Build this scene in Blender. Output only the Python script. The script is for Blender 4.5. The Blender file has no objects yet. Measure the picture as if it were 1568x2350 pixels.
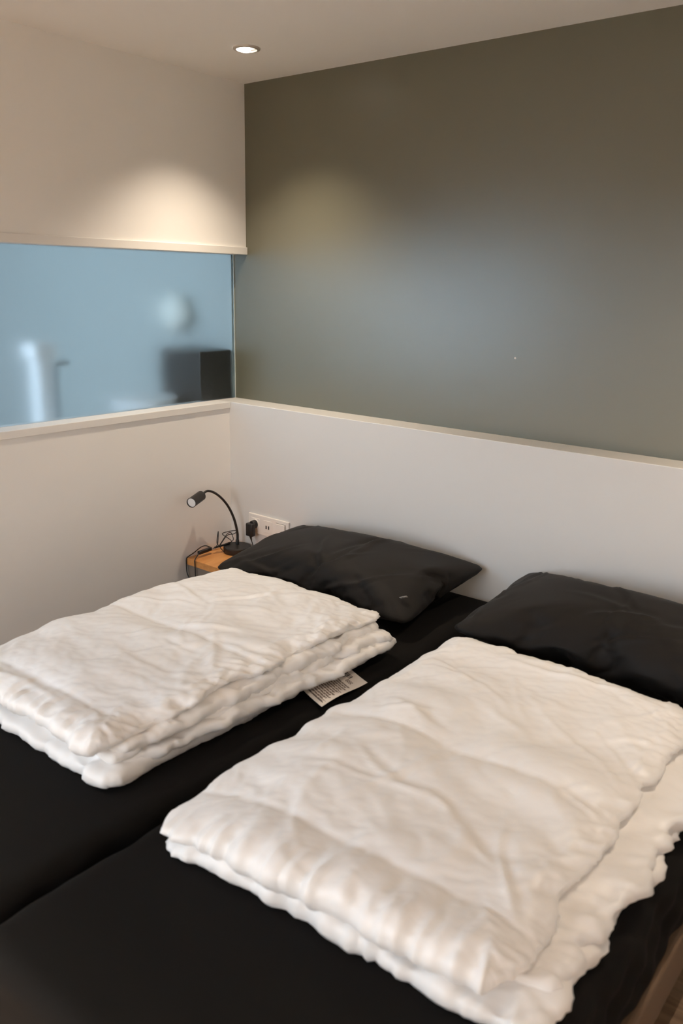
import bpy, bmesh, math, random
import numpy as np
from mathutils import Vector, Matrix

scene = bpy.context.scene
COL = scene.collection
R = math.radians

# ------------------------------------------------------------------ materials
def srgb(r, g, b):
    def f(c):
        c /= 255.0
        return c / 12.92 if c <= 0.04045 else ((c + 0.055) / 1.055) ** 2.4
    return (f(r), f(g), f(b), 1.0)

def new_mat(name):
    m = bpy.data.materials.new(name)
    m.use_nodes = True
    nt = m.node_tree
    return m, nt, nt.nodes['Principled BSDF']

def mat(name, col, rough=0.5, metal=0.0, spec=0.5, bump=0.0, bscale=200.0, vary=0.0, vscale=3.0, sheen=0.0,
        detail=4.0, dist=0.002):
    m, nt, b = new_mat(name)
    b.inputs['Base Color'].default_value = col
    b.inputs['Roughness'].default_value = rough
    b.inputs['Metallic'].default_value = metal
    b.inputs['Specular IOR Level'].default_value = spec
    if sheen:
        b.inputs['Sheen Weight'].default_value = sheen
        b.inputs['Sheen Roughness'].default_value = 0.5
    tc = nt.nodes.new('ShaderNodeTexCoord')
    if vary:
        n = nt.nodes.new('ShaderNodeTexNoise')
        n.inputs['Scale'].default_value = vscale
        n.inputs['Detail'].default_value = 5
        mx = nt.nodes.new('ShaderNodeMix'); mx.data_type = 'RGBA'
        mx.inputs[6].default_value = tuple(c * (1 - vary) for c in col[:3]) + (1,)
        mx.inputs[7].default_value = tuple(min(1, c * (1 + vary)) for c in col[:3]) + (1,)
        nt.links.new(tc.outputs['Object'], n.inputs['Vector'])
        nt.links.new(n.outputs['Fac'], mx.inputs[0])
        nt.links.new(mx.outputs[2], b.inputs['Base Color'])
    if bump:
        n2 = nt.nodes.new('ShaderNodeTexNoise')
        n2.inputs['Scale'].default_value = bscale
        n2.inputs['Detail'].default_value = detail
        bp = nt.nodes.new('ShaderNodeBump')
        bp.inputs['Strength'].default_value = bump
        bp.inputs['Distance'].default_value = dist
        nt.links.new(tc.outputs['Object'], n2.inputs['Vector'])
        nt.links.new(n2.outputs['Fac'], bp.inputs['Height'])
        nt.links.new(bp.outputs['Normal'], b.inputs['Normal'])
    return m

def wood_mat(name, c1, c2, scale=(6, 60, 60), rough=0.45):
    m, nt, b = new_mat(name)
    tc = nt.nodes.new('ShaderNodeTexCoord')
    mp = nt.nodes.new('ShaderNodeMapping')
    mp.inputs['Scale'].default_value = scale
    n = nt.nodes.new('ShaderNodeTexNoise')
    n.inputs['Scale'].default_value = 1.0; n.inputs['Detail'].default_value = 6; n.inputs['Distortion'].default_value = 0.6
    rp = nt.nodes.new('ShaderNodeValToRGB')
    rp.color_ramp.elements[0].position = 0.3; rp.color_ramp.elements[0].color = c1
    rp.color_ramp.elements[1].position = 0.7; rp.color_ramp.elements[1].color = c2
    nt.links.new(tc.outputs['Object'], mp.inputs['Vector'])
    nt.links.new(mp.outputs['Vector'], n.inputs['Vector'])
    nt.links.new(n.outputs['Fac'], rp.inputs['Fac'])
    nt.links.new(rp.outputs['Color'], b.inputs['Base Color'])
    b.inputs['Roughness'].default_value = rough
    return m

def emit_mat(name, col, strength):
    m, nt, b = new_mat(name)
    b.inputs['Base Color'].default_value = col
    b.inputs['Emission Color'].default_value = col
    b.inputs['Emission Strength'].default_value = strength
    return m

M = {}
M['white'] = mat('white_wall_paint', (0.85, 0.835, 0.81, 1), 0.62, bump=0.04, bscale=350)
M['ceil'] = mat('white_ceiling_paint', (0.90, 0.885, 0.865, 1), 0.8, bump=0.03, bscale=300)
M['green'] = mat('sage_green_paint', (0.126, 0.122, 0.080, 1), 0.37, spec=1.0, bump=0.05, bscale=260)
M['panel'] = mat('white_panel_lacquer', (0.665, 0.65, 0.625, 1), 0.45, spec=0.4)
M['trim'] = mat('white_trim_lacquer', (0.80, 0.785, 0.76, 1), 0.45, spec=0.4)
M['floor'] = wood_mat('brown_wood_floor', srgb(108, 84, 62), srgb(144, 120, 96), (3, 40, 40))
M['sheet'] = mat('black_cotton_sheet', (0.0065, 0.0057, 0.0050, 1), 0.9, spec=0.15, bump=0.12, bscale=900)
M['case'] = mat('black_cotton_pillowcase', (0.0115, 0.0095, 0.0080, 1), 0.62, spec=0.17, bump=0.10, bscale=800, sheen=0.03)
M['duvet'] = mat('white_cotton_duvet', (0.87, 0.855, 0.84, 1), 0.42, spec=0.45, bump=0.06, bscale=420, sheen=0.12)
M['base'] = mat('beige_bed_base_fabric', srgb(112, 90, 70), 0.85, bump=0.2, bscale=700)
M['oak'] = wood_mat('honey_oak_wood', srgb(206, 138, 74), srgb(226, 164, 98), (30, 5, 60), 0.4)
M['grey'] = mat('grey_board', srgb(128, 118, 108), 0.6)
M['black'] = mat('matt_black_metal', (0.014, 0.012, 0.011, 1), 0.42, spec=0.5)
M['blackplastic'] = mat('black_plastic', (0.010, 0.009, 0.009, 1), 0.4)
M['lens'] = mat('frosted_white_lamp_lens', (0.82, 0.82, 0.82, 1), 0.35)
M['plastic'] = mat('white_switch_plastic', (0.82, 0.77, 0.71, 1), 0.32)
M['hole'] = mat('dark_socket_hole', (0.02, 0.012, 0.01, 1), 0.6)
M['led'] = emit_mat('lit_downlight_lens', (1.0, 0.93, 0.84, 1), 7.0)
M['steel'] = mat('satin_nickel_ring', (0.62, 0.58, 0.53, 1), 0.4, metal=0.5)
M['tag'] = mat('white_satin_label', (0.74, 0.68, 0.62, 1), 0.5)
M['ink'] = mat('grey_brown_label_print', (0.19, 0.145, 0.12, 1), 0.6)
M['darkink'] = mat('black_label_print', (0.06, 0.045, 0.04, 1), 0.6)
M['farwhite'] = mat('pale_bathroom_wall', (0.62, 0.66, 0.67, 1), 0.7)
M['fardim'] = mat('dimmed_bathroom_wall', (0.40, 0.44, 0.43, 1), 0.6)  # end wall colour darkened to imitate daylight falling off towards the corner
M['darkbox'] = mat('dark_brown_laminate', (0.020, 0.013, 0.009, 1), 0.5)
M['bluewhite'] = mat('white_glazed_ceramic', (0.90, 0.91, 0.92, 1), 0.4)
M['chrome'] = mat('grey_metal', (0.22, 0.25, 0.26, 1), 0.35)
M['edge'] = mat('polished_glass_edge', (0.72, 0.80, 0.76, 1), 0.2)

def glass_mat():
    m, nt, b = new_mat('frosted_glass')
    b.inputs['Base Color'].default_value = (0.82, 0.93, 1.0, 1)
    b.inputs['Transmission Weight'].default_value = 1.0
    b.inputs['Roughness'].default_value = 0.34
    b.inputs['IOR'].default_value = 1.30
    return m
M['glass'] = glass_mat()

# ------------------------------------------------------------------ object helpers
def link(name, me, m=None, parent=None, smooth=False):
    o = bpy.data.objects.new(name, me)
    COL.objects.link(o)
    for x in (m if isinstance(m, (list, tuple)) else [m]):
        if x: me.materials.append(x)
    if smooth:
        me.shade_smooth()
    if parent: o.parent = parent
    return o

def tag(o, label, cat, group=None, kind=None):
    o['label'] = label; o['category'] = cat
    if group: o['group'] = group
    if kind: o['kind'] = kind
    return o

def empty(name, loc):
    o = bpy.data.objects.new(name, None); COL.objects.link(o)
    o.location = loc; o.empty_display_size = 0.05
    return o

def bm_mesh(bm, name):
    bmesh.ops.recalc_face_normals(bm, faces=bm.faces[:])
    me = bpy.data.meshes.new(name); bm.to_mesh(me); bm.free()
    return me

def box_bm(a, b, bevel=0.0, seg=2, bm=None):
    bm2 = bmesh.new()
    bmesh.ops.create_cube(bm2, size=1)
    for v in bm2.verts:
        v.co = Vector(((a[i] + b[i]) / 2 + v.co[i] * (b[i] - a[i]) for i in range(3)))
    if bevel:
        bmesh.ops.bevel(bm2, geom=bm2.edges[:], offset=bevel, segments=seg, affect='EDGES', profile=0.5)
    if bm is None: return bm2
    tmp = bpy.data.meshes.new('t'); bm2.to_mesh(tmp); bm2.free(); bm.from_mesh(tmp); bpy.data.meshes.remove(tmp)
    return bm

def box(name, a, b, m, bevel=0.0, seg=2, parent=None, smooth=False):
    off = Vector((0, 0, 0))
    if parent is not None: off = parent.location
    a = Vector(a) - off; b = Vector(b) - off
    return link(name, bm_mesh(box_bm(a, b, bevel, seg), name), m, parent, smooth)

def struct(name, a, b, m, label, cat, bevel=0.0):
    return tag(box(name, a, b, m, bevel), label, cat, kind='structure')

def frame_mat(origin, zdir, up=(0, 0, 1)):
    z = Vector(zdir).normalized(); u = Vector(up)
    if abs(z.dot(u)) > 0.98: u = Vector((0, 1, 0))
    x = u.cross(z).normalized(); y = z.cross(x)
    m = Matrix((x, y, z)).transposed().to_4x4(); m.translation = Vector(origin)
    return m

def lathe(name, prof, m, parent=None, mtx=None, seg=40, caps=True):
    """prof: (radius, z) from bottom to top"""
    bm = bmesh.new(); rings = []
    for r, z in prof:
        rings.append([bm.verts.new((r * math.cos(2 * math.pi * k / seg), r * math.sin(2 * math.pi * k / seg), z)) for k in range(seg)])
    for A, B in zip(rings, rings[1:]):
        for k in range(seg):
            bm.faces.new((A[k], A[(k + 1) % seg], B[(k + 1) % seg], B[k]))
    if caps:
        bm.faces.new(rings[0][::-1]); bm.faces.new(rings[-1])
    if mtx is not None: bmesh.ops.transform(bm, matrix=mtx, verts=bm.verts[:])
    if parent is not None: bmesh.ops.translate(bm, vec=-parent.location, verts=bm.verts[:])
    o = link(name, bm_mesh(bm, name), m, parent, True)
    try: o.data.set_sharp_from_angle(angle=R(35))
    except Exception: pass
    return o

def catmull(pts, n=8):
    P = [Vector(p) for p in pts]; out = []
    for i in range(len(P) - 1):
        p0 = P[max(0, i - 1)]; p1 = P[i]; p2 = P[i + 1]; p3 = P[min(len(P) - 1, i + 2)]
        for k in range(n):
            t = k / n
            out.append(0.5 * ((2 * p1) + (p2 - p0) * t + (2 * p0 - 5 * p1 + 4 * p2 - p3) * t * t + (3 * p1 - p0 - 3 * p2 + p3) * t ** 3))
    out.append(P[-1]); return out

def tube(name, pts, r, m, parent=None, seg=10, n=8, bm=None):
    path = catmull(pts, n)
    own = bm is None
    if own: bm = bmesh.new()
    rings = []; prev = None
    for i, p in enumerate(path):
        d = (path[min(i + 1, len(path) - 1)] - path[max(i - 1, 0)]).normalized()
        if prev is None:
            a = d.orthogonal().normalized()
        else:
            a = (prev - d * prev.dot(d)).normalized()
        prev = a; b = d.cross(a)
        rr = r(i / (len(path) - 1)) if callable(r) else r
        rings.append([bm.verts.new(p + (a * math.cos(2 * math.pi * k / seg) + b * math.sin(2 * math.pi * k / seg)) * rr) for k in range(seg)])
    for A, B in zip(rings, rings[1:]):
        for k in range(seg): bm.faces.new((A[k], A[(k + 1) % seg], B[(k + 1) % seg], B[k]))
    bm.faces.new(rings[0][::-1]); bm.faces.new(rings[-1])
    if not own: return bm
    if parent is not None: bmesh.ops.translate(bm, vec=-parent.location, verts=bm.verts[:])
    return link(name, bm_mesh(bm, name), m, parent, True)

# ------------------------------------------------------------------ the setting
ZL, H = 1.1513, 2.5
XR, YF, XB = 3.55, -4.3, -1.9          # right wall, front wall, far wall of the space behind the glass
struct('floor', (XB - .1, YF - .1, -0.1), (XR + .1, 0.1, 0), M['floor'], 'brown wooden floor showing beside the bed at lower right', 'floor')
struct('ceiling', (XB - .1, YF - .1, H), (XR + .1, 0.1, H + .1), M['ceil'], 'plain white ceiling with one recessed spot', 'ceiling')
struct('wall_back', (XB - .1, 0, 0), (XR + .1, 0.1, H), M['green'], 'sage green painted wall above the white headboard panel', 'wall')
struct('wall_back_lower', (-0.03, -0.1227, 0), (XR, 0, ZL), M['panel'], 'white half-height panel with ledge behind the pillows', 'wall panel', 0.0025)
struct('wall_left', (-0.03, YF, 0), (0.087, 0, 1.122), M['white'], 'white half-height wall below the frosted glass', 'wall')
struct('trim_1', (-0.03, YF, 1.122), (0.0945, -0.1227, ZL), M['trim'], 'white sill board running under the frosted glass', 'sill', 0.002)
struct('wall_left_upper', (-0.03, YF, 1.81), (0.0832, 0, H), M['white'], 'white upper wall above the frosted glass', 'wall')
struct('trim_2', (-0.03, YF, 1.8013), (0.0927, 0, 1.8335), M['trim'], 'narrow white lip along the bottom of the upper wall', 'trim', 0.002)
struct('wall_right', (XR, YF, 0), (XR + .1, 0, H), M['white'], 'white wall on the right of the bed', 'wall')
struct('wall_far', (XB - .1, YF, 0), (XB, 0, H), M['farwhite'], 'pale wall seen blurred through the frosted glass', 'wall')

struct('wall_far_back', (XB, -0.012, 0), (-0.0065, 0, H), M['fardim'], 'pale end wall behind the frosted glass', 'wall')

# window wall behind the camera, with a real opening
WX0, WX1, WZ0, WZ1 = 0.35, 2.2, 0.85, 2.15
bm = bmesh.new()
for a, b in (((XB, YF - .1, 0), (WX0, YF, H)), ((WX1, YF - .1, 0), (XR, YF, H)), ((WX0, YF - .1, 0), (WX1, YF, WZ0)), ((WX0, YF - .1, WZ1), (WX1, YF, H))):
    box_bm(a, b, bm=bm)
tag(link('wall_front', bm_mesh(bm, 'wall_front'), M['white']), 'white wall opposite the headboard with a window', 'wall', kind='structure')
bm = bmesh.new()
for a, b in (((WX0, YF - .07, WZ0), (WX0 + .05, YF - .02, WZ1)), ((WX1 - .05, YF - .07, WZ0), (WX1, YF - .02, WZ1)),
             ((WX0 + .05, YF - .07, WZ0), (WX1 - .05, YF - .02, WZ0 + .05)), ((WX0 + .05, YF - .07, WZ1 - .05), (WX1 - .05, YF - .02, WZ1))):
    box_bm(a, b, bm=bm)
tag(link('window_2', bm_mesh(bm, 'window_2'), M['panel']), 'white window frame opposite the headboard', 'window', kind='structure')

# frosted interior glass
pane = tag(box('window_1', (-0.006, -3.9, ZL - .004), (0.004, -0.004, 1.8013), M['glass']),
           'long frosted glass strip in the left wall', 'window', kind='structure')
box('glass_edge', (-0.006, -0.0042, ZL), (0.0045, -0.0008, 1.8013), M['edge'], parent=pane)

# ------------------------------------------------------------------ behind the glass
c = empty('dark_cabinet', (-0.17, -0.14, 0))
box('carcass', (-0.30, -0.205, 0.0), (-0.016, -0.0125, 1.375), M['darkbox'], 0.004, parent=c)
tag(c, 'dark brown cabinet blurred behind the glass next to the corner', 'cabinet')
c = empty('white_column', (-0.30, -0.83, 0))
box('shaft', (-0.335, -0.865, 0), (-0.265, -0.795, 1.36), M['bluewhite'], 0.006, 2, c)
box('cap', (-0.350, -0.885, 1.36), (-0.250, -0.785, 1.425), M['bluewhite'], 0.01, 2, c)
tag(c, 'blurred white upright with wider top behind the frosted glass', 'column')
c = empty('grey_rail', (-0.17, -0.85, 0))
tube('upright', [(-0.17, -0.85, 0), (-0.17, -0.85, 0.7), (-0.17, -0.85, 1.34)], 0.012, M['chrome'], c)
tube('arm', [(-0.17, -0.85, 1.34), (-0.17, -0.82, 1.35), (-0.17, -0.79, 1.35)], 0.010, M['chrome'], c)
tag(c, 'thin grey upright rail blurred behind the glass, right of the white column', 'rail')
c = empty('washbasin', (-0.3, -0.25, 0))
lathe('bowl', [(0.04, 0.0), (0.05, 0.9), (0.12, 1.08), (0.15, 1.14), (0.15, 1.165)], M['bluewhite'], c, Matrix.Translation((-0.22, -0.37, 0)))
tag(c, 'pale blurred washbasin behind the glass, left of the dark cabinet', 'washbasin')
c = empty('pale_round_shape', (-0.36, -0.012, 1.53))  # pale disc put in for a round bright blur of unknown origin
lathe('disc', [(0.005, -0.045), (0.06, -0.04), (0.085, -0.02), (0.092, 0.0), (0.085, 0.02), (0.06, 0.035), (0.03, 0.04)],
      mat('opal_white', (0.80, 0.82, 0.76, 1), 0.6), c, frame_mat((-0.36, -0.055, 1.53), (0, 1, 0)))
tag(c, 'pale round blurred shape added behind the frosted glass, above the dark cabinet', 'lamp')

# ------------------------------------------------------------------ downlights
def downlight(x, y, label, watts=None, cone=106):
    c = empty('recessed_downlight', (x, y, H))
    lathe('trim_ring', [(0.050, -0.001), (0.049, -0.005), (0.038, -0.007), (0.036, -0.002)], M['steel'], c,
          Matrix.Translation((x, y, H)), caps=False)
    tilt = frame_mat((x - .012, y - .006, H - .006), (0.10, 0.08, 1))
    lathe('lens', [(0.002, -0.0045), (0.022, -0.004), (0.027, -0.001), (0.028, 0.004)], M['led'], c, tilt)
    tag(c, label, 'ceiling light')
    ld = bpy.data.lights.new('downlight_beam', 'SPOT')
    ld.energy = watts or SPOT_W; ld.color = (1.0, 0.83, 0.645)
    ld.spot_size = R(cone); ld.spot_blend = 1.0; ld.shadow_soft_size = 0.022
    lo = bpy.data.objects.new('downlight_beam', ld); COL.objects.link(lo)
    lo.parent = c; lo.location = (0, 0, -0.02)
    return c
SPOT_W = 55.0
SKY = 6.0
downlight(0.5026, -0.4011, 'lit round spot recessed in the ceiling near the corner')
downlight(2.68, -0.4011, 'second ceiling spot above the right side of the bed')
downlight(1.0, -3.45, 'added fill spot out of view near the window wall, left one', 640, 84)  # added out of view to warm and brighten the room by bounce
downlight(2.6, -3.45, 'added fill spot out of view near the window wall, right one', 640, 84)  # its added twin, also only there for warm bounce light

# ------------------------------------------------------------------ bed
def mattress(name, x0, x1, y0, y1, z0, z1, label, seed, drape):
    """fitted-sheet mattress: rounded slab with gentle sag and pulled wrinkles along its sides"""
    rng = np.random.default_rng(seed)
    bm = box_bm((x0, y0, z0), (x1, y1, z1), 0.0)
    bmesh.ops.subdivide_edges(bm, edges=[e for e in bm.edges if abs((e.verts[0].co - e.verts[1].co).y) > .5], cuts=150, use_grid_fill=True)
    bmesh.ops.subdivide_edges(bm, edges=[e for e in bm.edges if abs((e.verts[0].co - e.verts[1].co).x) > .5], cuts=60, use_grid_fill=True)
    bmesh.ops.subdivide_edges(bm, edges=[e for e in bm.edges if abs((e.verts[0].co - e.verts[1].co).z) > .15], cuts=16, use_grid_fill=True)
    rad = 0.045
    cx, cy = (x0 + x1) / 2, (y0 + y1) / 2
    ph = rng.uniform(0, 6.28, 8)
    for v in bm.verts:
        p = v.co
        q = Vector((min(max(p.x, x0 + rad), x1 - rad), min(max(p.y, y0 + rad), y1 - rad), min(max(p.z, z0 + rad), z1 - rad)))
        d = p - q
        if d.length > 1e-9 and d.length > rad:
            p = q + d.normalized() * rad
        side = min(p.x - x0, x1 - p.x)
        if side < 0.03 and drape:
            hgt = (p.z - z0) / (z1 - z0)
            s = p.y
            w = (math.sin(s * 23 + hgt * 5 + ph[0]) * .5 + math.sin(s * 41 - hgt * 9 + ph[1]) * .3 + math.sin(s * 67 + hgt * 14 + ph[2]) * .2)
            amp = 0.010 * (0.35 + math.sin(math.pi * min(1, max(0, hgt))))
            p.x += (1 if p.x > cx else -1) * amp * w
        if p.z > z1 - .02:
            p.z += 0.0025 * math.sin(p.x * 9 + ph[3]) * math.sin(p.y * 6 + ph[4])
        v.co = p
    o = link(name, bm_mesh(bm, name), M['sheet'], None, True)
    tag(o, label, 'mattress', 'black-sheeted single mattresses')
    return o

ZB = 0.55
YB0, YB1 = -2.22, -0.126
base = empty('bed_base', (1.58, -1.17, 0))
box('box_frame', (0.655, YB0, 0.16), (2.53, YB1, 0.296), M['base'], 0.012, 3, base)
for x in (0.75, 2.44):
    for y in (YB0 + .12, YB1 - .1):
        lathe('leg', [(0.022, 0), (0.03, 0.16)], M['black'], base, Matrix.Translation((x, y, 0)))
tag(base, 'beige upholstered bed base under both black mattresses', 'bed base')
mattress('mattress', 0.665, 1.562, YB0, YB1, 0.297, ZB, 'left mattress in black sheet, beside the white left wall', 3, True)
mattress('mattress', 1.588, 2.525, YB0, YB1, 0.297, ZB, 'right mattress in black sheet, nearest the camera and over the brown floor', 9, True)

# ------------------------------------------------------------------ cloth helper
def slab_topology(us, vs):
    nx, ny = len(us) - 1, len(vs) - 1
    idx = {}; uv = []; sd = []; F = []
    for s in (1, -1):
        for j in range(ny + 1):
            for i in range(nx + 1):
                e = i in (0, nx) or j in (0, ny)
                if e and s == -1: idx[(s, i, j)] = idx[(1, i, j)]; continue
                idx[(s, i, j)] = len(uv); uv.append((us[i], vs[j])); sd.append(0 if e else s)
        for j in range(ny):
            for i in range(nx):
                q = [idx[(s, i, j)], idx[(s, i + 1, j)], idx[(s, i + 1, j + 1)], idx[(s, i, j + 1)]]
                F.append(q if s == 1 else q[::-1])
    return np.array(uv), np.array(sd), F

def cloth_run(co, F, frames=30, pressure=0.0, goal=None, goal_k=1.0, shrink=None, smin=0.0, smax=0.0, bend=0.3, ten=15.0, mass=0.2, quality=5):
    """relax a sheet with the cloth solver and return the settled vertex positions"""
    me = bpy.data.meshes.new('sim'); me.from_pydata(co.tolist(), [], F)
    o = bpy.data.objects.new('sim', me); COL.objects.link(o)
    m = o.modifiers.new('c', 'CLOTH'); s = m.settings
    s.quality = quality; s.mass = mass; s.tension_stiffness = ten; s.compression_stiffness = ten
    s.shear_stiffness = ten * .4; s.bending_stiffness = bend; s.air_damping = 2.0
    s.tension_damping = s.compression_damping = s.shear_damping = 10
    s.effector_weights.gravity = 0
    m.collision_settings.use_collision = False
    if pressure:
        s.use_pressure = True; s.uniform_pressure_force = pressure
    if goal is not None:
        g = o.vertex_groups.new(name='goal')
        lv = np.round(np.clip(goal, 0, 1), 2)
        for w in np.unique(lv):
            g.add(np.nonzero(lv == w)[0].tolist(), float(w), 'REPLACE')
        s.vertex_group_mass = 'goal'; s.pin_stiffness = goal_k
    if shrink is not None:
        g2 = o.vertex_groups.new(name='gather')
        lv = np.round(np.clip(shrink, 0, 1), 2)
        for w in np.unique(lv):
            g2.add(np.nonzero(lv == w)[0].tolist(), float(w), 'REPLACE')
        s.vertex_group_shrink = 'gather'
    s.shrink_min = smin; s.shrink_max = smax
    m.point_cache.frame_start = 1; m.point_cache.frame_end = frames + 2
    for f in range(1, frames + 1):
        scene.frame_set(f)
    dg = bpy.context.evaluated_depsgraph_get()
    ev = o.evaluated_get(dg)
    out = np.empty(len(co) * 3); ev.data.vertices.foreach_get('co', out)
    bpy.data.objects.remove(o); bpy.data.meshes.remove(me)
    scene.frame_set(1)
    return out.reshape(-1, 3)

def neighbour_smooth(co, F, it=1, w=0.5):
    f = np.array(F); n = len(co)
    a = np.concatenate([f[:, 0], f[:, 1], f[:, 2], f[:, 3]]); b = np.concatenate([f[:, 1], f[:, 2], f[:, 3], f[:, 0]])
    A = np.concatenate([a, b]); B = np.concatenate([b, a])
    deg = np.bincount(A, minlength=n)[:, None]
    for _ in range(it):
        s = np.stack([np.bincount(A, weights=co[B, k], minlength=n) for k in range(3)], 1)
        co = co * (1 - w) + w * s / deg
    return co

def vnoise(x, y, seed):
    """smooth value noise in [-1,1]"""
    rng = np.random.default_rng(seed); T = rng.uniform(-1, 1, (64, 64))
    xi = np.floor(x).astype(int); yi = np.floor(y).astype(int); fx = x - xi; fy = y - yi
    fx = fx * fx * (3 - 2 * fx); fy = fy * fy * (3 - 2 * fy)
    g = lambda i, j: T[i % 64, j % 64]
    return (g(xi, yi) * (1 - fx) + g(xi + 1, yi) * fx) * (1 - fy) + (g(xi, yi + 1) * (1 - fx) + g(xi + 1, yi + 1) * fx) * fy

def rounded(u, v, p):
    """pull the corners of the unit square in to a rounded rectangle"""
    a, b = 2 * u - 1, 2 * v - 1
    m = np.maximum(np.abs(a), np.abs(b)); n = np.maximum((np.abs(a) ** p + np.abs(b) ** p) ** (1 / p), 1e-9)
    f = np.where(m > 1e-6, m / n, 1.0)
    return (a * f + 1) / 2, (b * f + 1) / 2

def vert_normals(co, F):
    f = np.array(F); d1 = co[f[:, 2]] - co[f[:, 0]]; d2 = co[f[:, 3]] - co[f[:, 1]]; n = np.cross(d1, d2)
    out = np.zeros_like(co)
    for k in range(4):
        for c in range(3): out[:, c] += np.bincount(f[:, k], weights=n[:, c], minlength=len(co))
    return out / np.maximum(np.linalg.norm(out, axis=1), 1e-12)[:, None]

def creases(x, y, W, L, seed, n, ang=0.0, spread_=1.2, amp=1.0):
    """soft sparse fold ridges, each with a valley beside it"""
    rng = np.random.default_rng(seed); out = np.zeros_like(x)
    xw = x + .012 * vnoise(x * 9, y * 9, seed + 1); yw = y + .012 * vnoise(x * 9, y * 9, seed + 2)
    for _ in range(n):
        cx, cy = rng.uniform(.04, .96) * W, rng.uniform(.06, .97) * L
        th = ang + rng.normal(0, spread_); l = rng.uniform(.05, .17); w = rng.uniform(.006, .014); a = rng.uniform(.0014, .0042) * amp; bend = rng.uniform(-1.6, 1.6)
        s_ = (xw - cx) * math.cos(th) + (yw - cy) * math.sin(th); t_ = -(xw - cx) * math.sin(th) + (yw - cy) * math.cos(th) + bend * s_ ** 2
        e = np.exp(-(s_ / l) ** 4)
        out += e * a * (np.exp(-(t_ / w) ** 2) - .75 * np.exp(-((t_ - 2.1 * w) / (1.7 * w)) ** 2))
    return out

# ------------------------------------------------------------------ pillows
def pillow(sx, sy, thick, centre, tilt, rz, seed, press, pc=16.0, ry=0.0, nc=16):
    uv, sd, F = slab_topology(np.linspace(0, 1, 85), np.linspace(0, 1, 61))
    uv = np.stack(rounded(uv[:, 0], uv[:, 1], pc), 1) - .5
    co = np.stack([uv[:, 0] * sx * 1.07, uv[:, 1] * sy * 1.09, sd * 0.012 + 0.006 * vnoise(uv[:, 0] * 7 + 9, uv[:, 1] * 5 + 9, seed)], 1)
    co = cloth_run(co, F, 34, pressure=press, bend=0.08, ten=12)
    z = co[:, 2]; co[:, 2] = z * (thick / (z.max() - z.min()))
    co[:, 0] *= sx / np.ptp(co[:, 0]); co[:, 1] *= sy / np.ptp(co[:, 1])
    e = np.minimum(np.minimum(uv[:, 0] + .5, .5 - uv[:, 0]) * sx, np.minimum(uv[:, 1] + .5, .5 - uv[:, 1]) * sy)
    cw = creases((uv[:, 0] + .5) * sx, (uv[:, 1] + .5) * sy, sx, sy, seed + 40, nc, 1.1, .7, 1.7) * np.clip(e / .05, 0, 1) * (sd > 0)
    co = co + vert_normals(co, F) * cw[:, None]
    m = np.array(Matrix.Rotation(rz, 3, 'Z') @ Matrix.Rotation(ry, 3, 'Y') @ Matrix.Rotation(tilt, 3, 'X'))
    co = co @ m.T + np.array(centre)
    # settle on the mattress and against the panel
    lo = ZB + .003
    d = np.maximum(lo - co[:, 2], 0); co[:, 2] = np.maximum(co[:, 2], lo) + 0.0 * d
    yb = -0.128
    co[:, 1] = np.minimum(co[:, 1], yb)
    me = bpy.data.meshes.new('pillow'); me.from_pydata(co.tolist(), [], F)
    return me, co

def grid_tag(name, origin, ux, uy, w, h, nx, ny, pattern, parent, curl=None):
    """thin two-sided label built as a fine grid; pattern(i,j) picks the print for each cell"""
    bm = bmesh.new(); ux = Vector(ux).normalized(); uy = Vector(uy).normalized(); nz = ux.cross(uy)
    V = [[bm.verts.new(Vector(origin) + ux * (w * i / nx) + uy * (h * j / ny) + (curl(i / nx, j / ny) if curl else Vector((0, 0, 0)))) for i in range(nx + 1)] for j in range(ny + 1)]
    for j in range(ny):
        for i in range(nx):
            f = bm.faces.new((V[j][i], V[j][i + 1], V[j + 1][i + 1], V[j + 1][i])); f.material_index = pattern(i, j)
    me = bpy.data.meshes.new(name)
    bmesh.ops.translate(bm, vec=-parent.location, verts=bm.verts[:])
    bm.to_mesh(me); bm.free()
    o = link(name, me, [M['tag'], M['ink'], M['darkink']], parent, True)
    sm = o.modifiers.new('thickness', 'SOLIDIFY'); sm.thickness = 0.0006
    return o

me, co = pillow(0.93, 0.53, 0.20, (1.005, -0.392, 0.631), R(7), R(-1), 5, 1.6, ry=R(-1.6))
p = tag(link('pillow', me, M['case'], None, True), 'black pillow in the corner by the lamp, with a tiny white tag', 'pillow', 'black pillows')
# little white tag sewn in the front right seam
near = co[np.argmin(np.sum((co - np.array((1.40, -.565, .628))) ** 2, 1))]
def ptag(i, j): return 2 if (j in (1, 2) and (i * 7 + j * 3) % 5 < 3) or (j == 5 and i in (3, 4, 5)) else 0
t = grid_tag('care_tag', Vector(near) + Vector((-0.012, -0.012, 0.004)), (0.86, 0.35, 0.32), (0.1, -0.72, 0.5), 0.026, 0.016, 10, 7, ptag, p)
t['label'] = 'tiny white tag'

me, co = pillow(0.98, 0.51, 0.24, (2.115, -0.385, 0.657), R(7), R(-2), 11, 1.8)
tag(link('pillow', me, M['case'], None, True), 'right black pillow, cut by the right edge of the photo', 'pillow', 'black pillows')

# ------------------------------------------------------------------ duvets
def spread(n, k=0.35):
    t = np.linspace(0, 1, n); return (1 - k) * t + k * (0.5 - 0.5 * np.cos(math.pi * t))

def ridged(x, y, seed):
    return 1 - 2 * np.abs(vnoise(x, y, seed))

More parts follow.
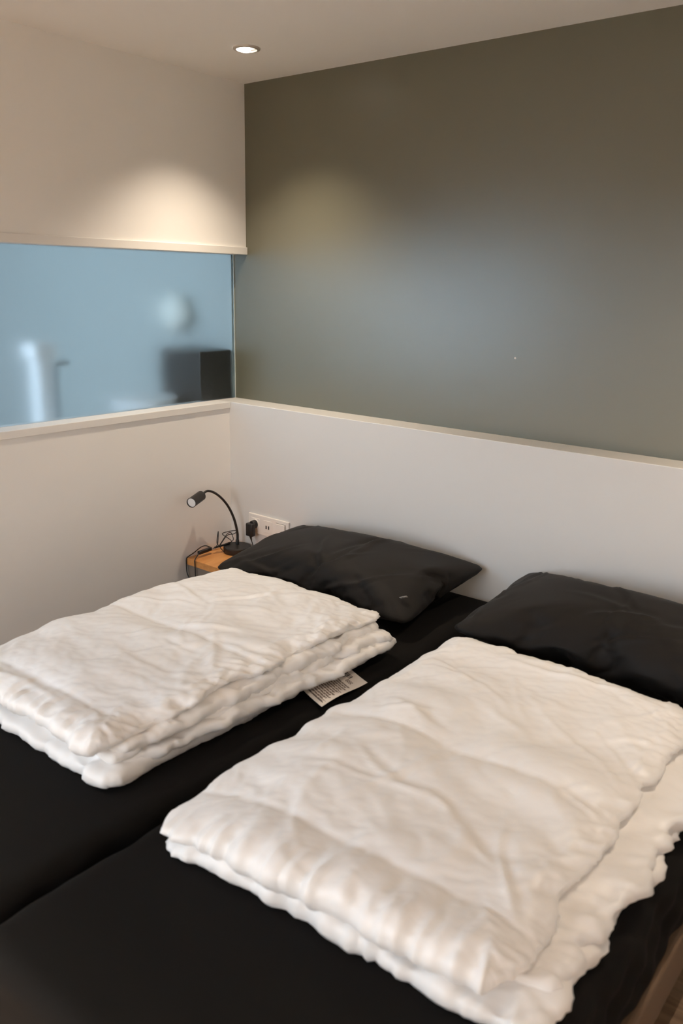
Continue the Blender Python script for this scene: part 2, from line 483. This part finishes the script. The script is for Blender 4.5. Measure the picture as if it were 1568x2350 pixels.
def layer(quad, T, z0, seed, nx=100, ny=140, seams=(), pleat=1.0, crumple=1.0, ncrease=26, ang=0.0, grow=0.014, gather=0.10,
          wob=0.013, rad=None, frames=18, pcorner=24.0, edge_lift=.010, side_thin=0.0):
    """one puffy fold of a quilt: quad = front-left, front-right, back-right, back-left corners"""
    uv0, sd, F = slab_topology(spread(nx, .45), spread(ny, .4))
    u, v = uv0[:, 0], uv0[:, 1]
    ur, vr = rounded(u, v, pcorner)
    q = np.array(quad)
    P = ((1 - ur) * (1 - vr))[:, None] * q[0] + (ur * (1 - vr))[:, None] * q[1] + (ur * vr)[:, None] * q[2] + ((1 - ur) * vr)[:, None] * q[3]
    W = np.linalg.norm(q[1] - q[0]); L = np.linalg.norm(q[3] - q[0])
    x, y = u * W, v * L
    du = np.minimum(u, 1 - u) * W; dv = np.minimum(v, 1 - v) * L
    ex = np.exp(-du / .08); ey = np.exp(-dv / .08)
    P[:, 0] += wob * ex * (vnoise(y * 7 + 3, u * 2 + 5, seed) + .7 * vnoise(y * 17, u * 2, seed + 1))
    P[:, 1] += wob * .7 * ey * (vnoise(x * 7 + 3, v * 2 + 5, seed + 2) + .7 * vnoise(x * 17, v * 2, seed + 3))
    d = np.minimum(du, dv)
    rad = rad or T * .75
    k = np.clip(d / rad, 0, 1)
    h = T / 2 * np.sqrt(np.maximum(1 - (1 - k) ** 2, 0))
    seam_w = np.zeros(len(u)); seam_near = np.zeros(len(u))
    for sv in seams:
        ds = (v - sv) * L - .010 * vnoise(x * 5 + 1, x * 0 + sv * 9, seed + 7)
        seam_w = np.maximum(seam_w, np.exp(-(ds / .006) ** 2))
        seam_near = np.maximum(seam_near, np.exp(-np.abs(ds) / .035))
        h = h * (1 - 0.10 * np.exp(-(ds / .05) ** 2) - .09 * np.exp(-(ds / .010) ** 2))
    h = h + (  .15 * T * vnoise(x * 5, y * 5, seed + 4) + .06 * T * vnoise(x * 11, y * 11, seed + 5)) * k
    tt = side_thin * np.exp(-(1 - u) * W / .10) * (1 - np.exp(-y / .10))
    z = sd * h * (1 - tt) + T / 2 * tt
    z = z + np.random.default_rng(seed + 21).normal(0, .0004, len(u)) + edge_lift * (ex * vnoise(y * 6 + 7, u * 3, seed + 8) + .7 * ey * vnoise(x * 6 + 7, v * 3, seed + 9))
    co = np.stack([P[:, 0], P[:, 1], z], 1)
    # gathered pleats run back from the front fold and away from the stitched seams
    pw = np.exp(-np.maximum(y - .035, 0) / .035) * pleat * np.clip(du / .06, 0, 1)
    xx = x + .05 * y + .006 * vnoise(x * 8, y * 14, seed + 11)
    pl = .0088 * pw * (ridged(xx * 26, y * 3.0, seed + 12) + .6 * ridged(xx * 47 + 5, y * 5, seed + 13) - .3)
    pl += .0024 * seam_near * (1 - seam_w) * ridged(xx * 38 + 3, y * 6, seed + 14)
    # crumpled open sides
    side = np.maximum(np.exp(-(1 - u) * W / .045), np.exp(-(1 - v) * L / .035)) * crumple * np.clip(.25 + y / .08, 0, 1)
    cr = side * (.0062 * vnoise(y * 20 + x * 9, x * 22 + z * 60, seed + 15) + .0058 * ridged(y * 30 - x * 14 + z * 40, x * 30 + z * 90, seed + 16) + .0030 * ridged(y * 70 + z * 90, x * 60 + z * 150, seed + 18) - .001)
    top = creases(x, y, W, L, seed + 17, ncrease, ang) * (k ** 2) if ncrease else 0
    disp = pl + cr + top 
    gat = np.clip(np.maximum(np.maximum(pw, side), seam_near * .8), 0, 1)
    goal = np.where(sd == -1, 0.9, 0.06 + 0.25 * (sd == 0) + 0.35 * seam_w)
    if frames:
        co = cloth_run(co, F, frames, pressure=0.2, goal=goal, goal_k=0.6, shrink=gat, smin=-grow, smax=-gather, bend=0.12, ten=14, mass=.15, quality=4)
        co = neighbour_smooth(co, F, 1, .35)
    n = neighbour_smooth(vert_normals(co, F), F, 2, .5)
    co = co + n * np.where(sd < 0, .4 * disp, disp)[:, None]
    co[:, 2] += T / 2 + z0
    return co, F

def join_layers(layers):
    V = []; FF = []; n = 0
    for co, F in layers:
        V.append(co); FF += [[i + n for i in f] for f in F]; n += len(co)
    return np.concatenate(V), FF

def build_duvet(layers, label, shape=None):
    co, F = join_layers(layers)
    if shape is not None: co = shape(co)
    co[:, 2] = np.maximum(co[:, 2], ZB + .0035)
    me = bpy.data.meshes.new('duvet'); me.from_pydata(co.tolist(), [], F)
    o = link('duvet', me, M['duvet'], None, True)
    return tag(o, label, 'duvet', 'folded white duvets'), co

# left duvet
def shape_left(co):
    f = 1 - .20 * np.exp(-((co[:, 0] - .70) / .30) ** 2) * (0.6 + .4 * np.exp(-((co[:, 1] + 1.85) / .4) ** 2)) - .10 * np.exp(-((co[:, 1] + .70) / .16) ** 2)
    co[:, 2] = ZB + (co[:, 2] - ZB) * f
    return co
L = []
L.append(layer([(0.730, -1.815), (1.448, -1.818), (1.475, -0.79), (0.735, -0.76)], .044, ZB, 21, 64, 110, ncrease=0, rad=.024))
L.append(layer([(0.735, -1.77), (1.452, -1.77), (1.535, -0.77), (0.735, -0.76)], .032, ZB + .034, 33, 60, 110, ncrease=0, wob=.016, edge_lift=.007, rad=.016, crumple=1.35))
L.append(layer([(0.735, -1.77), (1.440, -1.78), (1.500, -0.785), (0.735, -0.76)], .034, ZB + .058, 47, 60, 110, ncrease=0, wob=.016, edge_lift=.007, rad=.016, crumple=1.35))
L.append(layer([(0.735, -1.75), (1.452, -1.77), (1.470, -0.775), (0.735, -0.76)], .034, ZB + .080, 61, 60, 110, ncrease=0, wob=.014, edge_lift=.007, rad=.016, crumple=1.35))
L.append(layer([(0.715, -1.835), (1.440, -1.832), (1.450, -0.765), (0.725, -0.725)], .072, ZB + .078, 52, 116, 160, seams=(.10, .50), ncrease=30, ang=.5, crumple=1.3, side_thin=.5))
duL, coL = build_duvet(L, 'folded white duvet by the left wall, with a printed care label', shape_left)

# right duvet
def shape_right(co):
    f = 1 - .16 * np.exp(-((co[:, 0] - 1.66) / .14) ** 2) - .34 * np.exp(-(((co[:, 0] - 1.66) / .20) ** 2 + ((co[:, 1] + 1.87) / .20) ** 2)) - .12 * np.exp(-((co[:, 0] - 2.46) / .12) ** 2)
    co[:, 2] = ZB + (co[:, 2] - ZB) * f
    return co
L = []
L.append(layer([(1.665, -1.845), (2.50, -1.805), (2.515, -0.80), (1.70, -0.70)], .046, ZB, 121, 84, 110, pleat=1.3, ncrease=12, ang=1.2, crumple=1.2, rad=.024))
L.append(layer([(1.72, -1.78), (2.475, -1.73), (2.535, -0.80), (1.70, -0.72)], .040, ZB + .032, 133, 60, 110, ncrease=8, wob=.018, edge_lift=.008, crumple=1.5, rad=.020))
L.append(layer([(1.662, -1.850), (2.440, -1.815), (2.415, -0.705), (1.660, -0.675)], .076, ZB + .044, 152, 120, 164, seams=(.12, .48), ncrease=34, ang=.3, pleat=1.0, crumple=1.1, side_thin=.35))
duR, coR = build_duvet(L, 'folded white duvet nearest the camera, on the right mattress', shape_right)

# care label of the left duvet, lying over the black sheet
def care(i, j):
    # i along the label 0..63, j across 0..47
    if 52 <= i <= 57 and 4 <= j <= 26: return 2 if (j * 7 % 5) < 3 else 0            # bar code block
    if 47 <= i <= 50 and 2 <= j <= 9: return 1
    if 48 <= i <= 51 and 16 <= j <= 19 and not (49 <= i <= 50 and 17 <= j <= 18): return 2  # round symbol
    if 46 <= i <= 50 and 26 <= j <= 36 and (i + j) % 3: return 1
    if 5 <= i <= 42 and i % 3 != 0:
        ln = 43 - (i * 13 % 7)
        return 1 if 3 <= j <= ln and (j * 5 + i * 3) % 11 else 0
    if i == 4 and 8 <= j <= 42: return 2
    return 0
lo_ = Vector((1.440, -1.150, ZB + .012))
t = grid_tag('care_label', lo_, (0.02, 1, 0), (0.93, -0.24, 0), 0.205, 0.115, 64, 48, care, duL,
             curl=lambda a, b: Vector((0, 0, 0.010 * (1 - b) ** 2 + .004 * math.sin(a * 5) - .006 * b)))
t['label'] = 'printed white care label'

# ------------------------------------------------------------------ nightstand, lamp, adapter, sockets
ZN = 0.466
ns = empty('bedside_shelf', (0.30, -0.26, 0.0))
box('top', (0.0885, -0.408, ZN - .032), (0.56, -0.1245, ZN), M['oak'], 0.002, 2, ns)
box('body', (0.0885, -0.400, 0.16), (0.54, -0.1245, ZN - .032), M['grey'], 0.002, 2, ns)
tag(ns, 'honey wood topped bedside shelf in the corner under the lamp', 'bedside table')

lamp = empty('reading_lamp', (0.20, -0.193, ZN))
lathe('base', [(0.062, 0.0), (0.064, 0.003), (0.064, 0.026), (0.061, 0.030)], M['black'], lamp, Matrix.Translation((0.198, -0.193, ZN + .0005)))
stem = [(0.183, -0.177, 0.494), (0.181, -0.174, 0.546), (0.177, -0.183, 0.601), (0.17, -0.195, 0.644), (0.162, -0.216, 0.689),
        (0.155, -0.247, 0.729), (0.149, -0.283, 0.759), (0.144, -0.316, 0.773), (0.141, -0.337, 0.768), (0.1405, -0.356, 0.758)]
tube('gooseneck', stem, lambda t: 0.0062 - .001 * t, M['black'], lamp, 12)
lathe('collar', [(0.0085, 0), (0.0085, 0.02), (0.007, 0.024)], M['black'], lamp, Matrix.Translation((0.183, -0.177, 0.496)))
A = Vector((0.140, -0.352, 0.758)); ax = Vector((.33, -.87, -.10)).normalized(); ln = 0.098
hm = frame_mat(A, ax)
hd = lathe('lamp_head', [(0.004, -0.002), (0.019, 0.0), (0.0225, 0.004), (0.0225, ln), (0.0205, ln + .0005), (0.0200, ln - .006)], M['black'], lamp, hm, caps=False)
lathe('lens', [(0.0202, ln - .005), (0.019, ln - .0035), (0.004, ln - .003)], M['lens'], lamp, hm)['label'] = 'white frosted lens'
# cord, bundled and tied beside the base, with an in-line switch
bm = bmesh.new()
z = ZN
bundle = [(0.17, -0.25, z + .006), (0.145, -0.262, .503), (0.14, -0.266, .520), (0.14, -0.257, .568), (0.142, -0.259, .545), (0.144, -0.266, .510), (0.145, -0.277, .500),
          (0.15, -0.262, .503), (0.145, -0.225, .530), (0.142, -0.200, .545), (0.14, -0.178, .545), (0.142, -0.170, .530), (0.142, -0.165, .506), (0.15, -0.20, .500),
          (0.15, -0.24, .497), (0.146, -0.250, .502), (0.145, -0.205, .538), (0.143, -0.165, .535), (0.143, -0.142, .540)]
tube('', bundle, .0019, None, seg=6, bm=bm)
tube('', [(0.143, -0.142, .548), (0.142, -0.180, .553), (0.14, -0.229, .553), (0.141, -0.222, .540), (0.143, -0.195, .520), (0.145, -0.180, .506), (0.15, -0.19, .500), (0.15, -0.24, .496), (0.146, -0.262, .494), (0.134, -0.288, .492)], .0019, None, seg=6, bm=bm)
tube('', [(0.155, -0.20, .503), (0.152, -0.23, .500), (0.148, -0.25, .499), (0.144, -0.265, .497), (0.138, -0.28, .494)], .0048, None, seg=8, bm=bm)
tube('', [(0.132, -0.37, .490), (0.139, -0.385, .482), (0.150, -0.411, .470), (0.152, -0.4135, .45), (0.153, -0.4135, .42), (0.154, -0.4135, .36)], .0026, None, seg=8, bm=bm)
tube('', [(0.126, -0.287, .492), (0.108, -0.305, .503), (0.100, -0.330, .500), (0.098, -0.37, .483), (0.095, -0.405, .4705), (0.094, -0.4125, .462), (0.0935, -0.4135, .43), (0.097, -0.4135, .395), (0.11, -0.4135, .375)], .0024, None, seg=8, bm=bm)
bmesh.ops.translate(bm, vec=-lamp.location, verts=bm.verts[:])
link('cord', bm_mesh(bm, 'cord'), M['blackplastic'], lamp, True)
sw = frame_mat((0.131, -0.372, .489), (-0.03, 1, 0.02))
bm = box_bm((-0.009, -0.008, 0), (0.009, 0.008, 0.078), 0.004, 3)
bmesh.ops.transform(bm, matrix=sw, verts=bm.verts[:]); bmesh.ops.translate(bm, vec=-lamp.location, verts=bm.verts[:])
link('cord_switch', bm_mesh(bm, 'cord_switch'), M['blackplastic'], lamp, True)
tag(lamp, 'black gooseneck reading lamp standing on the bedside shelf', 'lamp')

YP = -0.1227
sp = empty('socket_panel', (0.34, YP, 0.60))
X0, X1, Z0, Z1 = 0.214, 0.467, 0.556, 0.648
box('frame', (X0, YP - .010, Z0), (X1, YP, Z1), M['plastic'], 0.0025, 3, sp)
def insert(name, xa, xb, y, bev=.001): return box(name, (xa, y, Z0 + .018), (xb, YP - .008, Z1 - .018), M['plastic'], bev, 2, sp)
insert('socket_insert', 0.232, 0.286, YP - .0115)
lathe('socket_ring', [(0.0235, 0), (0.0235, 0.004), (0.0205, 0.004), (0.0205, 0.0)], M['plastic'], sp, frame_mat((0.259, YP - .0112, 0.602), (0, -1, 0)), caps=False)
u = insert('usb_insert', 0.311, 0.365, YP - .0115)
for x in (0.329, 0.3445):
    box('usb_port', (x - .0035, YP - .0122, 0.5905), (x + .0035, YP - .0110, 0.6065), M['hole'], 0.0004, 1, sp)
box('gap', (0.389, YP - .0105, Z0 + .016), (0.449, YP - .0090, Z1 - .016), M['hole'], 0, 1, sp)
rk = box('switch_rocker', (0.3905, YP - .0165, Z0 + .0175), (0.4475, YP - .009, Z1 - .0175), M['plastic'], .0015, 2, sp)
tag(sp, 'white triple wall plate with socket, charging ports and switch beside the lamp', 'wall socket')

ad = empty('power_adapter', (0.259, YP - .03, 0.59))
lathe('plug_face', [(0.0185, 0.0), (0.0185, 0.020), (0.0165, 0.024)], M['blackplastic'], ad, frame_mat((0.259, YP - .0118, 0.602), (0, -1, 0)))
bm = box_bm((0.238, YP - .056, 0.550), (0.280, YP - .030, 0.612), 0.006, 3)
bmesh.ops.translate(bm, vec=-ad.location, verts=bm.verts[:])
link('plug_body', bm_mesh(bm, 'plug_body'), M['blackplastic'], ad, True)
tube('cable', [(0.260, YP - .043, 0.553), (0.262, YP - .043, 0.54), (0.268, YP - .042, 0.52), (0.274, YP - .040, 0.498), (0.285, YP - .05, 0.4725), (0.33, YP - .06, 0.4695)],
     lambda t: 0.0062 * (1 - min(1, t / .35)) + .0021, M['blackplastic'], ad, 8)
tag(ad, 'black power adapter plugged into the white wall plate', 'power adapter')

sc = empty('screw_head', (1.457, -0.001, 1.438))
lathe('head', [(0.0042, -0.004), (0.004, 0.0012), (0.002, 0.002)], M['plastic'], sc, frame_mat((1.457, 0, 1.438), (0, -1, 0)), 12)
tag(sc, 'tiny white speck on the green wall', 'screw')

# ------------------------------------------------------------------ daylight
def area(name, loc, target, sx, sy, energy, col, spread=180):
    d = bpy.data.lights.new(name, 'AREA'); d.shape = 'RECTANGLE'; d.size = sx; d.size_y = sy
    d.energy = energy; d.color = col; d.spread = R(spread)
    o = bpy.data.objects.new(name, d); COL.objects.link(o)
    o.location = loc
    o.rotation_euler = (Vector(target) - Vector(loc)).to_track_quat('-Z', 'Y').to_euler()
    return o
po = area('window_portal', ((WX0 + WX1) / 2, YF - .1, (WZ0 + WZ1) / 2), ((WX0 + WX1) / 2, 0, (WZ0 + WZ1) / 2), WX1 - WX0, WZ1 - WZ0, 1, (1, 1, 1))
po.data.cycles.is_portal = True
area('bathroom_daylight', (-1.0, -3.6, 1.75), (-0.95, -0.5, 1.3), 1.5, 1.2, 58, (0.70, 0.835, 0.98))
# overcast sky above the horizon, dark ground below it
w = bpy.data.worlds.new('sky'); scene.world = w; w.use_nodes = True
wn = w.node_tree; bg = wn.nodes['Background']
tc = wn.nodes.new('ShaderNodeTexCoord'); sx = wn.nodes.new('ShaderNodeSeparateXYZ'); rp = wn.nodes.new('ShaderNodeValToRGB')
wn.links.new(tc.outputs['Generated'], sx.inputs[0]); wn.links.new(sx.outputs['Z'], rp.inputs['Fac']); wn.links.new(rp.outputs['Color'], bg.inputs['Color'])
rp.color_ramp.elements[0].position = 0.0; rp.color_ramp.elements[0].color = (0.05, 0.05, 0.045, 1)
rp.color_ramp.elements[1].position = 0.03; rp.color_ramp.elements[1].color = (0.78, 0.89, 1.0, 1)
bg.inputs['Strength'].default_value = SKY

# ------------------------------------------------------------------ camera
cd = bpy.data.cameras.new('camera'); cam = bpy.data.objects.new('camera', cd); COL.objects.link(cam)
yaw, pit, rol = 0.6753, 0.2710, 0.0199
fw = Vector((-math.sin(yaw) * math.cos(pit), math.cos(yaw) * math.cos(pit), -math.sin(pit)))
r0 = Vector((math.cos(yaw), math.sin(yaw), 0)); u0 = r0.cross(fw)
r1 = r0 * math.cos(rol) + u0 * math.sin(rol); u1 = -r0 * math.sin(rol) + u0 * math.cos(rol)
mw = Matrix((r1, u1, -fw)).transposed().to_4x4(); mw.translation = Vector((2.8801, -2.7675, 1.6935))
cam.matrix_world = mw
cd.sensor_fit = 'VERTICAL'; cd.sensor_height = 36.0; cd.lens = 1903.1 / 2350 * 36.0
cd.clip_start = 0.02
cd.dof.use_dof = True; cd.dof.focus_distance = 3.3; cd.dof.aperture_fstop = 3.2
scene.camera = cam

vs_ = scene.view_settings
vs_.view_transform = 'Standard'; vs_.look = 'None'; vs_.gamma = 1.0; vs_.use_curve_mapping = False
vs_.exposure = 0.3
cy = scene.cycles
cy.use_denoising = True
cy.max_bounces = 14; cy.diffuse_bounces = 8; cy.transmission_bounces = 10; cy.glossy_bounces = 6
cy.caustics_refractive = True; cy.caustics_reflective = False
cy.sample_clamp_indirect = 8.0
